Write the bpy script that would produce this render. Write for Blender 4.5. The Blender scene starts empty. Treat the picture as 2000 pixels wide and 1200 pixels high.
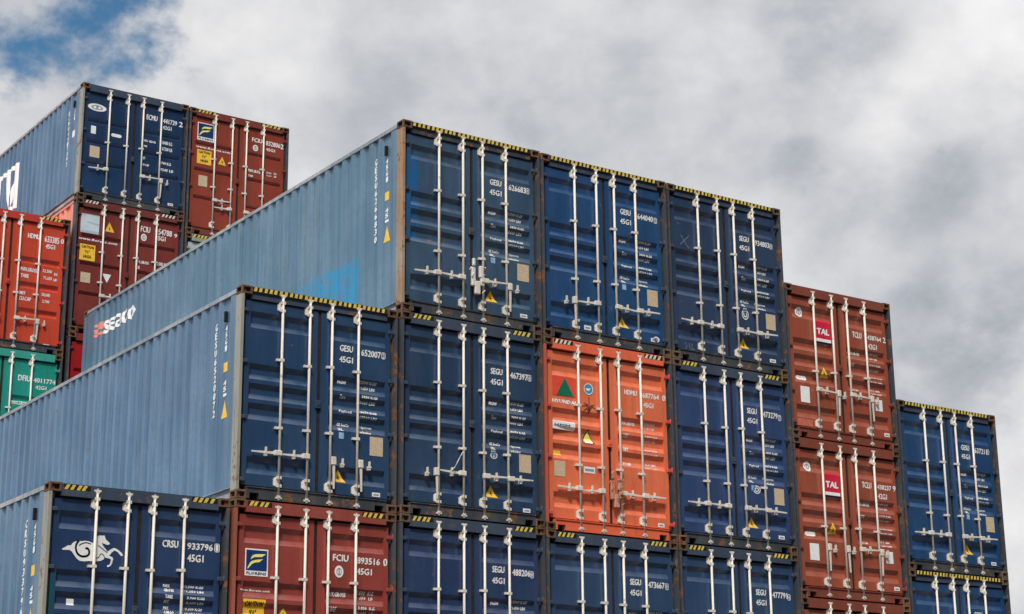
import bpy, bmesh, math, random
from mathutils import Vector, Matrix
random.seed(7)
S = bpy.context.scene
COL = S.collection

# ------------------------------------------------------------------ camera
cam_d = bpy.data.cameras.new('camera'); cam = bpy.data.objects.new('camera', cam_d); COL.objects.link(cam)
_r = Vector((0.8252, -0.56475, -0.00989)); _u = Vector((-0.14829, -0.23351, 0.96098)); _f = Vector((0.54502, 0.79154, 0.27644))
cam.matrix_world = Matrix(((_r.x, _u.x, -_f.x, -7.965), (_r.y, _u.y, -_f.y, -21.522), (_r.z, _u.z, -_f.z, -4.255), (0, 0, 0, 1)))
cam_d.sensor_width = 36.0; cam_d.lens = 64.81
cam_d.clip_start = 0.1; cam_d.clip_end = 3000
S.camera = cam

# ------------------------------------------------------------------ exposure
S.view_settings.view_transform = 'Standard'; S.view_settings.look = 'None'
S.view_settings.exposure = 0.0; S.view_settings.gamma = 1.0; S.view_settings.use_curve_mapping = False

# ------------------------------------------------------------------ sun, high behind the camera's left shoulder, veiled by cloud
SUN = Vector((-0.41, -0.50, 0.76)).normalized()
sun_d = bpy.data.lights.new('sun', 'SUN'); sun = bpy.data.objects.new('sun', sun_d); COL.objects.link(sun)
sun_d.energy = 2.9; sun_d.angle = math.radians(11); sun_d.color = (1.0, 0.95, 0.88)
sun.rotation_euler = (-SUN).to_track_quat('-Z', 'Y').to_euler(); sun.location = (-20, -30, 40)

# ------------------------------------------------------------------ sky: Nishita blue behind a broken cloud deck
W = bpy.data.worlds.new('World'); S.world = W; W.use_nodes = True
nt = W.node_tree; nt.nodes.clear()
class G:
    """small helper for building node graphs"""
    def __init__(s, nt): s.nt = nt
    def n(s, t, **k):
        x = s.nt.nodes.new(t)
        for a, b in k.items():
            if a.startswith('i_'): x.inputs[a[2:].replace('_', ' ')].default_value = b
            else: setattr(x, a, b)
        return x
    def l(s, a, b): s.nt.links.new(a, b)
    def math(s, op, a, b=None, c=None, clamp=False):
        x = s.n('ShaderNodeMath', operation=op); x.use_clamp = clamp
        for i, v in enumerate((a, b, c)):
            if v is None: continue
            if isinstance(v, (int, float)): x.inputs[i].default_value = v
            else: s.l(v, x.inputs[i])
        return x.outputs[0]
    def noise(s, vec, scale, detail=4, rough=.5, dist=0.0, lac=2.0):
        x = s.n('ShaderNodeTexNoise'); x.inputs['Scale'].default_value = scale; x.inputs['Detail'].default_value = detail
        x.inputs['Roughness'].default_value = rough; x.inputs['Distortion'].default_value = dist; x.inputs['Lacunarity'].default_value = lac
        s.l(vec, x.inputs['Vector']); return x.outputs['Fac']
    def ramp(s, v, a, b, lo=0.0, hi=1.0, smooth=True):
        x = s.n('ShaderNodeMapRange'); x.interpolation_type = 'SMOOTHSTEP' if smooth else 'LINEAR'
        x.inputs['From Min'].default_value = a; x.inputs['From Max'].default_value = b
        x.inputs['To Min'].default_value = lo; x.inputs['To Max'].default_value = hi
        s.l(v, x.inputs['Value']); return x.outputs['Result']
    def mix(s, f, a, b, mode='MIX'):
        x = s.n('ShaderNodeMix', data_type='RGBA', blend_type=mode)
        for k, v in (('Factor', f), ('A', a), ('B', b)):
            i = [q for q in x.inputs if q.name == k and q.type == ('VALUE' if k == 'Factor' else 'RGBA')][0]
            if isinstance(v, (int, float)): i.default_value = v
            elif isinstance(v, tuple): i.default_value = v if len(v) == 4 else v + (1.0,)
            else: s.l(v, i)
        return [o for o in x.outputs if o.type == 'RGBA'][0]
    def vmath(s, op, a, b):
        x = s.n('ShaderNodeVectorMath', operation=op)
        for i, v in enumerate((a, b)):
            if isinstance(v, (tuple, Vector)): x.inputs[i].default_value = tuple(v)
            else: s.l(v, x.inputs[i])
        return x
g = G(nt)
sky = g.n('ShaderNodeTexSky', sky_type='NISHITA', sun_disc=False)
sky.sun_elevation = math.asin(SUN.z); sky.sun_rotation = math.atan2(SUN.x, SUN.y)
sky.air_density = 1.0; sky.dust_density = 0.6; sky.ozone_density = 2.0
tc = g.n('ShaderNodeTexCoord'); D = tc.outputs['Generated']
def lobe(d, inner, outer):
    """1 inside a cone of half-angle inner round direction d, 0 beyond outer (degrees)"""
    dot = g.vmath('DOT_PRODUCT', D, Vector(d).normalized()).outputs['Value']
    return g.ramp(dot, math.cos(math.radians(outer)), math.cos(math.radians(inner)))
sep = g.n('ShaderNodeSeparateXYZ'); g.l(D, sep.inputs[0])
den = g.math('ADD', g.math('MAXIMUM', sep.outputs['Z'], 0.0), 1.1)
div = g.vmath('DIVIDE', D, (1, 1, 1)); cmb = g.n('ShaderNodeCombineXYZ')
for k in range(3): g.l(den, cmb.inputs[k])
g.l(cmb.outputs[0], div.inputs[1]); P = div.outputs[0]
n_big = g.noise(P, 6.5, 5, .5, .1); n_mid = g.noise(P, 15.0, 7, .54, .1); n_fine = g.noise(P, 52.0, 6, .58, .1)
dens = g.math('ADD', g.math('MULTIPLY', n_big, .35), g.math('ADD', g.math('MULTIPLY', n_mid, .45), g.math('MULTIPLY', n_fine, .20)))
holes = g.math('MAXIMUM', g.math('MULTIPLY', lobe((.333, .85, .407), .2, 3.6), .86), g.math('MULTIPLY', lobe((.284, .876, .390), .2, 2.8), .76))
holes = g.math('MAXIMUM', holes, g.math('MULTIPLY', lobe((.22, .91, .34), 1.0, 6.5), .50))
dn = g.math('MULTIPLY_ADD', g.math('SUBTRACT', g.math('ADD', g.math('MULTIPLY', n_mid, .5), g.math('MULTIPLY', n_fine, .5)), .5), 2.1, .5)
cover = g.ramp(g.math('SUBTRACT', g.math('ADD', dn, .42), g.math('MULTIPLY', holes, .50)), .24, .68)
# light and dark within the cloud deck
bright = g.math('ADD', g.math('MULTIPLY', lobe((.69, .607, .396), .5, 4.6), .24), g.math('MULTIPLY', lobe((.40, .835, .385), .3, 4.5), .09))
bright = g.math('ADD', bright, g.math('MULTIPLY', lobe((.755, .635, .16), 1, 5), .12))
bright = g.math('ADD', bright, g.math('MULTIPLY', lobe((.61, .665, .427), .5, 4), .10))
grey = g.math('MULTIPLY', lobe((.645, .64, .405), .3, 3.0), .20)
for dd, r_, w_ in (((.70, .632, .335), 2.2, .12), ((.652, .676, .3432), 1.2, .16), ((.735, .634, .235), 4.0, .24), ((.512, .76, .40), 2.6, .09), ((.455, .80, .375), 2.6, .08), ((.72, .60, .36), 2.5, .07), ((.54, .75, .37), 1.6, .08)):
    grey = g.math('ADD', grey, g.math('MULTIPLY', lobe(dd, .2, r_), w_))
wob = g.noise(P, 22.0, 8, .58, .2)
grey = g.math('MULTIPLY', grey, g.ramp(wob, .32, .64, .25, 1.05))
tone = g.math('ADD', g.ramp(n_mid, .30, .70, -.11, .09), g.ramp(n_big, .3, .7, -.06, .05))
tone = g.math('ADD', tone, g.ramp(n_fine, .3, .7, -.035, .035))
lum = g.math('ADD', g.math('ADD', .665, tone), g.math('SUBTRACT', bright, grey))
# unseen sky shaped for the light: bright round sun and zenith, dimmed behind camera
lum = g.math('ADD', lum, g.math('MULTIPLY', lobe(SUN, 6, 62), .8))
lum = g.math('ADD', lum, g.math('MULTIPLY', lobe((0, 0, 1), 5, 62), 2.4))
lum = g.math('MULTIPLY', lum, g.math('SUBTRACT', 1.0, g.math('MULTIPLY', lobe((.35, -1, .12), 32, 92), .92)))
cl = g.n('ShaderNodeCombineColor')
g.l(g.math('MULTIPLY', lum, g.ramp(lum, .4, .8, .93, 1.0)), cl.inputs[0]); g.l(g.math('MULTIPLY', lum, g.ramp(lum, .4, .8, .985, 1.0)), cl.inputs[1]); g.l(g.math('MULTIPLY', lum, g.ramp(lum, .4, .8, 1.08, 1.012)), cl.inputs[2])
SKY_STRENGTH = 0.1
clouds = g.mix(1.0, cl.outputs[0], (1 / SKY_STRENGTH,) * 3, 'MULTIPLY')
skyc = g.mix(1.0, sky.outputs[0], (.55, .90, .98), 'MULTIPLY')
bg = g.n('ShaderNodeBackground'); bg.inputs['Strength'].default_value = SKY_STRENGTH
g.l(g.mix(cover, skyc, clouds), bg.inputs['Color'])
wo = g.n('ShaderNodeOutputWorld'); g.l(bg.outputs[0], wo.inputs['Surface'])
W.cycles.sampling_method = 'MANUAL'; W.cycles.sample_map_resolution = 1024

HORSE = {'sil': [(0.225, 0.812), (0.263, 0.789), (0.298, 0.764), (0.34, 0.761), (0.349, 0.741), (0.377, 0.714), (0.425, 0.7), (0.475, 0.7), (0.514, 0.692), (0.561, 0.693), (0.608, 0.711), (0.628, 0.703), (0.639, 0.664), (0.663, 0.624), (0.703, 0.61), (0.746, 0.611), (0.759, 0.601), (0.77, 0.622), (0.782, 0.653), (0.838, 0.696), (0.832, 0.713), (0.809, 0.721), (0.751, 0.706), (0.731, 0.702), (0.757, 0.744), (0.792, 0.779), (0.81, 0.804), (0.865, 0.764), (0.898, 0.749), (0.946, 0.768), (0.996, 0.802), (1.021, 0.839), (0.991, 0.844), (0.948, 0.799), (0.9, 0.781), (0.868, 0.812), (0.836, 0.852), (0.877, 0.865), (0.892, 0.886), (0.881, 0.938), (0.866, 0.971), (0.831, 0.995), (0.817, 0.99), (0.816, 0.971), (0.849, 0.962), (0.863, 0.901), (0.852, 0.889), (0.798, 0.881), (0.777, 0.869), (0.772, 0.898), (0.733, 0.923), (0.661, 0.935), (0.574, 0.935), (0.522, 0.945), (0.463, 0.943), (0.422, 0.921), (0.387, 0.88), (0.351, 0.835), (0.324, 0.819), (0.233, 0.824)], 's1': [(0.432, 0.697), (0.405, 0.743), (0.401, 0.797), (0.421, 0.849), (0.466, 0.881), (0.518, 0.884), (0.564, 0.863), (0.574, 0.818), (0.553, 0.785), (0.529, 0.784)], 's2': [(0.442, 0.753), (0.477, 0.729), (0.529, 0.714), (0.592, 0.725)], 's3': [(0.69, 0.737), (0.808, 0.816)], 's4': [(0.646, 0.905), (0.698, 0.882), (0.725, 0.839), (0.756, 0.843), (0.774, 0.87)]}
DECALS = {
 'gesu65': [ ('T', '{A}', 1.536, 0.611, 1.744, 0.705), ('T', '{B}', 1.875, 0.631, 2.191, 0.727), ('B', '{C}', 2.2, 0.632, 2.264, 0.729), ('T', '45G1', 1.529, 0.771, 1.746, 0.86), ('T', 'MGW', 1.529, 1.106, 1.671, 1.157), ('T', '32500 KGS', 1.861, 1.076, 2.144, 1.116), ('T', '71650 LBS', 1.863, 1.159, 2.125, 1.202), ('T', 'Tare', 1.549, 1.317, 1.65, 1.367), ('T', '3830 KGS', 1.891, 1.286, 2.147, 1.327), ('T', '8440 LBS', 1.878, 1.36, 2.131, 1.405), ('T', 'Payload', 1.537, 1.528, 1.734, 1.576), ('T', '28670 KGS', 1.854, 1.504, 2.139, 1.542), ('T', '63210 LBS', 1.855, 1.58, 2.14, 1.614), ('T', 'GE SeaCo', 1.526, 1.708, 1.717, 1.752), ('T', 'SRL.', 1.528, 1.781, 1.618, 1.822), ('T', 'Bridgetown', 1.843, 1.71, 2.074, 1.756), ('T', 'Barbados', 1.844, 1.787, 2.047, 1.827), ('R', 'pale', 1.543, 1.845, 1.62, 1.932), ('R', 'beige', 2.027, 1.851, 2.237, 2.115), ('Y', 'yellow', 1.558, 2.356, 1.459, 2.527, 1.666, 2.531), ('R', 'white', 2.071, 2.623, 2.199, 2.68) ],
 'crsu': [ ('T', 'CRSU', 1.538, 0.594, 1.756, 0.688), ('T', '933796', 1.877, 0.605, 2.237, 0.692), ('B', '1', 2.287, 0.589, 2.358, 0.699), ('T', '45G1', 1.883, 0.751, 2.112, 0.848), ('T', 'MAX.', 1.589, 1.144, 1.687, 1.186), ('T', 'GROSS', 1.592, 1.2, 1.733, 1.242), ('T', 'TARE', 1.604, 1.279, 1.71, 1.328), ('T', 'WT.', 1.598, 1.343, 1.678, 1.386), ('T', 'MAX.', 1.602, 1.423, 1.682, 1.466), ('T', 'CARGO', 1.604, 1.478, 1.745, 1.518), ('T', '32,500 KGS', 1.859, 1.145, 2.144, 1.183), ('T', '71,650 LBS', 1.862, 1.206, 2.146, 1.24), ('T', '3,900 KGS', 1.901, 1.288, 2.149, 1.327), ('T', '8,600 LBS', 1.903, 1.349, 2.151, 1.385), ('T', '28,600 KGS', 1.871, 1.424, 2.137, 1.465), ('T', '63,050 LBS', 1.874, 1.488, 2.139, 1.528), ('R', 'white', 0.333, 1.406, 0.427, 1.485) ],
 'fciu89': [ ('L', 'florens', 0.19, 0.634, 0.522, 0.987), ('T', 'FCIU', 1.482, 0.623, 1.722, 0.717), ('T', '893516', 1.848, 0.639, 2.21, 0.73), ('T', '0', 2.259, 0.626, 2.325, 0.734), ('C', 'white', 1.514, 0.775, 1.647, 0.936), ('T', '45G1', 1.847, 0.785, 2.086, 0.875), ('T', 'MAX.GROSS', 1.414, 1.121, 1.71, 1.187), ('T', '32.500  KG', 1.832, 1.089, 2.129, 1.139), ('T', '71.650  LB', 1.833, 1.161, 2.13, 1.204), ('T', 'TARE', 1.418, 1.323, 1.554, 1.385), ('T', '3.830  KG', 1.874, 1.296, 2.131, 1.344), ('T', '8.440  LB', 1.875, 1.365, 2.132, 1.409), ('T', 'www.florens.com', 0.133, 1.162, 0.584, 1.194), ('K', 'caution', 0.183, 1.294, 0.506, 1.664), ('Y', 'yellow', 0.79, 1.368, 0.686, 1.515, 0.91, 1.527) ],
 'hdmu68': [ ('R', 'red', 0.173, 0.577, 0.609, 0.873), ('Y', 'green', 0.404, 0.585, 0.242, 0.867, 0.562, 0.86), ('T', 'HYUNDAI', 0.166, 0.923, 0.6, 0.987), ('C', 'blue', 0.754, 0.619, 0.926, 0.794), ('R', 'white', 0.169, 1.253, 0.583, 1.378), ('N', 'HMM', 0.2, 1.295, 0.485, 1.332), ('Y', 'blackedge', 0.831, 1.316, 0.712, 1.528, 0.943, 1.534), ('T', 'HDMU', 1.52, 0.62, 1.764, 0.7), ('T', '687764', 1.87, 0.627, 2.198, 0.711), ('T', '0', 2.303, 0.617, 2.37, 0.715), ('T', '45G1', 1.885, 0.778, 2.082, 0.859), ('T', 'MAX.GROSS', 1.458, 1.109, 1.741, 1.167), ('T', '32,500 KG', 1.883, 1.091, 2.121, 1.131), ('T', '71,650 LB', 1.88, 1.163, 2.118, 1.2), ('T', 'TARE', 1.481, 1.304, 1.587, 1.367), ('T', '3,830 KG', 1.895, 1.297, 2.133, 1.33), ('T', '8,440 LB', 1.883, 1.362, 2.13, 1.398), ('T', 'NET', 1.474, 1.526, 1.57, 1.581), ('T', '28,670 KG', 1.857, 1.516, 2.124, 1.546), ('T', '63,210 LB', 1.855, 1.579, 2.132, 1.608), ('T', 'CU.CAP', 1.457, 1.747, 1.64, 1.794), ('T', '76.4 CBM', 1.909, 1.724, 2.126, 1.76), ('T', '2,700 CUFT', 1.886, 1.789, 2.143, 1.813), ('R', 'yellow', 0.185, 1.696, 0.331, 1.773), ('R', 'beige', 0.185, 1.857, 0.384, 2.085), ('R', 'white', 0.725, 1.893, 0.931, 1.987), ('R', 'white', 2.101, 2.623, 2.223, 2.682) ],
 'tclu764': [ ('C', 'white', 0.278, 0.371, 0.438, 0.539), ('L', 'tal', 0.697, 0.52, 1.032, 0.925), ('T', '{A}', 1.544, 0.596, 1.764, 0.702), ('T', '{B}', 1.895, 0.612, 2.226, 0.694), ('T', '{C}', 2.314, 0.599, 2.383, 0.699), ('T', '42G1', 1.901, 0.761, 2.111, 0.856), ('T', 'MAX.GROSS', 1.443, 0.947, 1.726, 1.001), ('T', '30,480 KGS', 1.905, 0.923, 2.147, 0.959), ('T', '67,200 LBS', 1.898, 0.999, 2.14, 1.036), ('T', 'TARE', 1.461, 1.158, 1.564, 1.207), ('T', '3,730 KGS', 1.905, 1.125, 2.166, 1.157), ('T', '8,220 LBS', 1.898, 1.204, 2.15, 1.237), ('T', '26,750 KGS', 1.894, 1.348, 2.192, 1.373), ('T', '58,980 LBS', 1.888, 1.418, 2.186, 1.444), ('T', 'CU.CAP', 1.469, 1.603, 1.626, 1.636), ('T', '67.7 CBM', 1.921, 1.556, 2.145, 1.59), ('T', '2,390 CUFT', 1.915, 1.626, 2.166, 1.657), ('O', 'white', 0.229, 1.534, 0.463, 1.605), ('R', 'white', 0.285, 1.709, 0.487, 1.979), ('R', 'white', 1.987, 1.73, 2.151, 1.926), ('Y', 'yellow', 0.821, 1.331, 0.712, 1.516, 0.921, 1.511), ('R', 'white', 2.139, 2.31, 2.264, 2.371), ('R', 'rose', 0.16, 2.265, 0.5, 2.382) ],
 'fciu83': [ ('L', 'florens', 0.214, 0.3, 0.616, 0.712), ('T', 'www.florens.com', 0.188, 0.828, 1.017, 0.857), ('K', 'caution', 0.226, 0.945, 0.569, 1.27), ('Y', 'yellow', 0.838, 1.01, 0.743, 1.201, 0.934, 1.213), ('R', 'beige', 0.283, 1.524, 0.495, 1.776), ('T', 'FCIU', 1.534, 0.371, 1.789, 0.472), ('T', '832806', 1.878, 0.379, 2.242, 0.492), ('T', '2', 2.31, 0.383, 2.392, 0.502), ('T', '45G1', 1.883, 0.547, 2.111, 0.621), ('C', 'white', 1.564, 0.539, 1.698, 0.686), ('T', 'MAX.GROSS', 1.461, 1.129, 1.763, 1.198), ('T', '32.500', 1.907, 1.113, 2.035, 1.155), ('T', 'KG', 2.097, 1.102, 2.161, 1.15), ('T', '71.650', 1.909, 1.182, 2.037, 1.221), ('T', 'LB', 2.099, 1.171, 2.163, 1.216), ('T', 'TARE', 1.466, 1.262, 1.585, 1.311) ],
 'fciu95': [ ('R', 'silver', 0.132, 0.325, 0.541, 0.74), ('Y', 'yellow', 0.772, 0.41, 0.676, 0.62, 0.889, 0.622), ('T', 'www.florens.com', 0.11, 0.825, 0.961, 0.909), ('K', 'caution', 0.155, 0.971, 0.494, 1.318), ('R', 'beige', 0.204, 1.575, 0.417, 1.795), ('Z', 'white', 0.773, 1.737, 0.664, 1.549, 0.861, 1.549), ('T', 'FCIU', 1.466, 0.355, 1.683, 0.488), ('T', '954788', 1.802, 0.352, 2.183, 0.485), ('T', '9', 2.232, 0.398, 2.305, 0.492), ('T', '45G1', 1.809, 0.508, 2.041, 0.617), ('C', 'white', 1.469, 0.535, 1.599, 0.695), ('T', 'MAX.GROSS', 1.374, 1.126, 1.681, 1.193), ('T', 'TARE', 1.38, 1.252, 1.485, 1.319), ('T', '32.500 KG', 1.822, 1.092, 2.119, 1.171) ],
 'ecmu': [ ('C', 'white', 0.151, 0.421, 0.568, 0.586), ('R', 'white', 0.236, 0.921, 0.346, 1.097), ('O', 'white', 0.686, 1.004, 0.921, 1.077), ('R', 'beige', 0.233, 1.367, 0.452, 1.619), ('T', 'ECMU', 1.481, 0.396, 1.733, 0.519), ('T', '441739', 1.863, 0.411, 2.193, 0.524), ('T', '2', 2.261, 0.408, 2.357, 0.528), ('T', '42G1', 1.861, 0.575, 2.069, 0.664), ('T', 'MAX. GROSS', 1.414, 0.981, 1.722, 1.035), ('T', '30480 KG', 1.857, 0.932, 2.1, 1.014), ('T', '67200 LB', 1.863, 1.073, 2.106, 1.153), ('T', 'TARE', 1.421, 1.112, 1.526, 1.155), ('T', '3740 KG', 1.834, 1.409, 2.091, 1.475), ('T', '8245 LB', 1.841, 1.56, 2.157, 1.623), ('T', 'NET', 1.419, 1.383, 1.496, 1.443), ('T', 'CU.CAP', 1.421, 1.537, 1.591, 1.59), ('R', 'white', 2.054, 2.326, 2.176, 2.381), ('R', 'beige', 1.458, 2.479, 1.621, 2.529) ],
 'hdmu63': [ ('T', 'HDMU', 1.562, 0.418, 1.818, 0.524), ('T', '633385', 1.920, 0.414, 2.232, 0.552), ('T', '0', 2.327, 0.423, 2.394, 0.533), ('T', '45G1', 1.947, 0.586, 2.15, 0.686), ('T', 'MAX.GROSS', 1.462, 1.155, 1.803, 1.239), ('T', 'TARE', 1.466, 1.295, 1.637, 1.376), ('T', '32,500', 1.919, 1.133, 2.114, 1.21), ('T', 'KG', 2.166, 1.174, 2.238, 1.236), ('T', '71,650', 1.941, 1.279, 2.123, 1.359), ('T', 'LB', 2.16, 1.298, 2.232, 1.355), ('T', 'NET', 1.469, 1.668, 1.593, 1.735), ('T', 'CU.CAP', 1.463, 1.777, 1.714, 1.859), ('T', '28,600', 1.923, 1.637, 2.104, 1.717), ('T', '2,700', 1.946, 1.782, 2.099, 1.853), ('R', 'white', 2.016, 2.688, 2.146, 2.742) ],
 'dfiu': [ ('T', 'DFIU', 1.543, 0.495, 1.802, 0.619), ('T', '4011774', 1.902, 0.519, 2.363, 0.618), ('T', '42G1', 1.911, 0.671, 2.143, 0.752), ('T', 'MAX.GROSS', 1.447, 1.031, 1.781, 1.113) ],
 'segu46': [ ('C', 'ring', 1.528, 1.857, 1.651, 1.956) ],
 'segu93': [ ('C', 'ring', 1.517, 1.849, 1.661, 2.026) ],
 'segu47': [ ('C', 'ring', 1.577, 1.858, 1.73, 1.991) ],
 'gesu64': [ ('C', 'white', 2.13, 2.606, 2.253, 2.697), ('R', 'white', 0.793, 2.608, 0.924, 2.679) ],
}
# ================================================================== materials
def lin(c):
    f = lambda v: v / 12.92 if v <= .04045 else ((v + .055) / 1.055) ** 2.4
    return tuple(f(v / 255) for v in c)
MATS = {}
def new_mat(name):
    m = bpy.data.materials.new(name); m.use_nodes = True; m.node_tree.nodes.clear()
    return m, G(m.node_tree)
def finish(m, g, col, rough, bump=None, spec=.5, metal=0.0):
    b = g.n('ShaderNodeBsdfPrincipled'); b.inputs['Specular IOR Level'].default_value = spec; b.inputs['Metallic'].default_value = metal
    if isinstance(col, tuple): b.inputs['Base Color'].default_value = col + (1,)
    else: g.l(col, b.inputs['Base Color'])
    if isinstance(rough, (int, float)): b.inputs['Roughness'].default_value = rough
    else: g.l(rough, b.inputs['Roughness'])
    if bump is not None:
        bn = g.n('ShaderNodeBump'); bn.inputs['Strength'].default_value = bump[1]; bn.inputs['Distance'].default_value = bump[2]
        g.l(bump[0], bn.inputs['Height']); g.l(bn.outputs[0], b.inputs['Normal'])
    o = g.n('ShaderNodeOutputMaterial'); g.l(b.outputs[0], o.inputs['Surface'])
    return m
RUST = (.13, .052, .022); RUST2 = (.27, .125, .055); GRIME = (.030, .026, .022)
def coords(g):
    tc = g.n('ShaderNodeTexCoord'); oi = g.n('ShaderNodeObjectInfo')
    sh = g.vmath('MULTIPLY', oi.outputs['Location'], (.37, .53, .71)).outputs[0]
    return g.vmath('ADD', tc.outputs['Object'], sh).outputs[0], tc.outputs['Object']
def paint(name, rgb, rust=.2, fade=.25, bands=0.0, fadecol=None, grime=.2, rough=.45, spec=.45, bump=.25, patches=()):
    """old container paint: faded in drifts, streaked down, rust freckles and scrapes; patches = repainted areas (x0,x1,y0,y1,z0,z1,rgb,soft)"""
    if name in MATS: return MATS[name]
    m, g = new_mat(name); v, o = coords(g); c = lin(rgb)
    fc = lin(fadecol) if fadecol else tuple(min(1, a * 1.25 + .03) for a in c)
    big = g.noise(v, .9, 4, .55); 
    st = g.vmath('MULTIPLY', v, (5.5, 5.5, .45)).outputs[0]; streak = g.noise(st, 1.0, 5, .6)
    fine = g.noise(v, 13.0, 6, .65)
    col = g.mix(g.math('MULTIPLY', g.ramp(g.math('ADD', g.math('MULTIPLY', big, .55), g.math('MULTIPLY', streak, .45)), .36, .66), fade * 1.6, clamp=True), c, fc)
    if bands:      # each pressing has chalked and greyed to a different degree
        bd = g.noise(g.vmath('MULTIPLY', v, (9.0, 9.0, .16)).outputs[0], 1.0, 3, .7)
        col = g.mix(g.ramp(bd, .40, .72, 0, bands), col, tuple(min(1, a * 1.45 + .05) for a in c)); col = g.mix(g.ramp(bd, .28, .48, bands, 0), col, tuple(a * .60 for a in c))
        tn = g.noise(g.vmath('MULTIPLY', v, (4.1, 4.1, .1)).outputs[0], 1.0, 2, .6)
        col = g.mix(g.ramp(tn, .55, .75, 0, bands * .8), col, (c[0] * 1.15 + .03, c[1] * 1.1 + .02, c[2] * .8))
    col = g.mix(g.math('MULTIPLY', g.ramp(fine, .30, .72), .30), col, tuple(a * .78 for a in c))
    ox = g.n('ShaderNodeSeparateXYZ'); g.l(o, ox.inputs[0])
    for (x0, x1, y0, y1, z0, z1, prgb, soft, strength) in patches:
        mk = None
        jit = g.math('MULTIPLY', g.math('SUBTRACT', g.noise(v, 3.0, 6, .65), .5), soft * 3)
        for axis, a, b in (('X', x0, x1), ('Y', y0, y1), ('Z', z0, z1)):
            q = g.math('ADD', ox.outputs[axis], jit)
            t = g.math('MULTIPLY', g.ramp(q, a - soft, a + soft), g.ramp(q, b - soft, b + soft, 1, 0))
            mk = t if mk is None else g.math('MULTIPLY', mk, t)
        mk = g.math('MULTIPLY', mk, g.ramp(g.noise(g.vmath('MULTIPLY', v, (2.2, 2.2, 3.4)).outputs[0], 1.0, 7, .68), .34, .56, .25, 1.0))
        mk = g.math('MULTIPLY', mk, g.math('MULTIPLY', g.ramp(fine, .28, .55, .55, 1.0), strength))
        col = g.mix(mk, col, lin(prgb))
    if grime:
        gm = g.math('MULTIPLY', g.ramp(g.noise(st, 2.3, 6, .65), .52, .78), grime)
        col = g.mix(gm, col, GRIME)
    if rust:
        r1 = g.noise(v, 5.0, 9, .68, .3); thr = .70 - .26 * rust
        rm = g.ramp(r1, thr, thr + .075)
        rc = g.mix(g.ramp(fine, .35, .65), RUST, RUST2)
        col = g.mix(g.math('MULTIPLY', rm, min(1, .55 + rust * .5)), col, rc)
        # run-down streaks below the freckles
        r2 = g.noise(g.vmath('MULTIPLY', v, (9, 9, .8)).outputs[0], 1.0, 6, .62)
        col = g.mix(g.math('MULTIPLY', g.ramp(r2, .60 - .12 * rust, .80 - .12 * rust), min(.75, rust * .9)), col, g.mix(.5, RUST2, c))
        rr = g.ramp(rm, 0, 1, rough, .85)
    else: rr = rough
    dent = g.math('ADD', g.math('MULTIPLY', g.noise(v, 1.7, 3, .5), 1.0), g.math('MULTIPLY', fine, .06))
    MATS[name] = finish(m, g, col, rr, (dent, bump, .02), spec)
    return MATS[name]
def plain(name, rgb, rough=.5, spec=.4, var=.25, dirt=.0, dirtcol=RUST, scale=14.0, emit=None):
    if name in MATS: return MATS[name]
    m, g = new_mat(name); v, o = coords(g); c = lin(rgb)
    n1 = g.noise(v, scale, 5, .62)
    col = g.mix(g.ramp(n1, .3, .7), tuple(a * (1 - var) for a in c), tuple(min(1, a * (1 + var * .35)) for a in c))
    if dirt:
        col = g.mix(g.math('MULTIPLY', g.ramp(g.noise(v, 6.0, 8, .68), .56, .70), dirt), col, dirtcol)
    MATS[name] = finish(m, g, col, rough, None, spec)
    return MATS[name]
def printed(name, rgb, ink, scale=(42, 42, 60), amount=.5):
    """a plate or sticker with rows of fine print worn to a mottled grey"""
    if name in MATS: return MATS[name]
    m, g = new_mat(name); v, o = coords(g); c = lin(rgb)
    n1 = g.noise(g.vmath('MULTIPLY', v, scale).outputs[0], 1.0, 3, .6); n2 = g.noise(v, 7, 5, .6)
    col = g.mix(g.math('MULTIPLY', g.ramp(n1, .46, .60), amount), c, lin(ink))
    col = g.mix(g.math('MULTIPLY', g.ramp(n2, .5, .75), .4), col, tuple(a * .6 for a in c))
    MATS[name] = finish(m, g, col, .5, None, .4); return MATS[name]
def seafreight_bars(): return paint('galvanised_bar', (216, 209, 197), rust=.28, fade=.2, grime=.46, rough=.42, bump=.0)
M_BAR = seafreight_bars()
M_RUBBER = plain('door_rubber', (50, 44, 38), .8, .2, .4, .6, (.085, .052, .030))
M_DARK = plain('under_structure', (30, 29, 29), .8, .2)
M_WHITE = plain('white_lettering', (236, 236, 234), .5, .3, .12, .35, (.30, .31, .33), 30)
M_CAST = paint('rusty_casting', (74, 58, 46), rust=.75, fade=.5, fadecol=(120, 104, 88), grime=.5, rough=.7, spec=.3, bump=.4)
M_CASTB = paint('rusty_casting_brown', (92, 66, 50), rust=.5, fade=.5, fadecol=(128, 98, 74), grime=.4, rough=.7, spec=.3, bump=.4)
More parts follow.
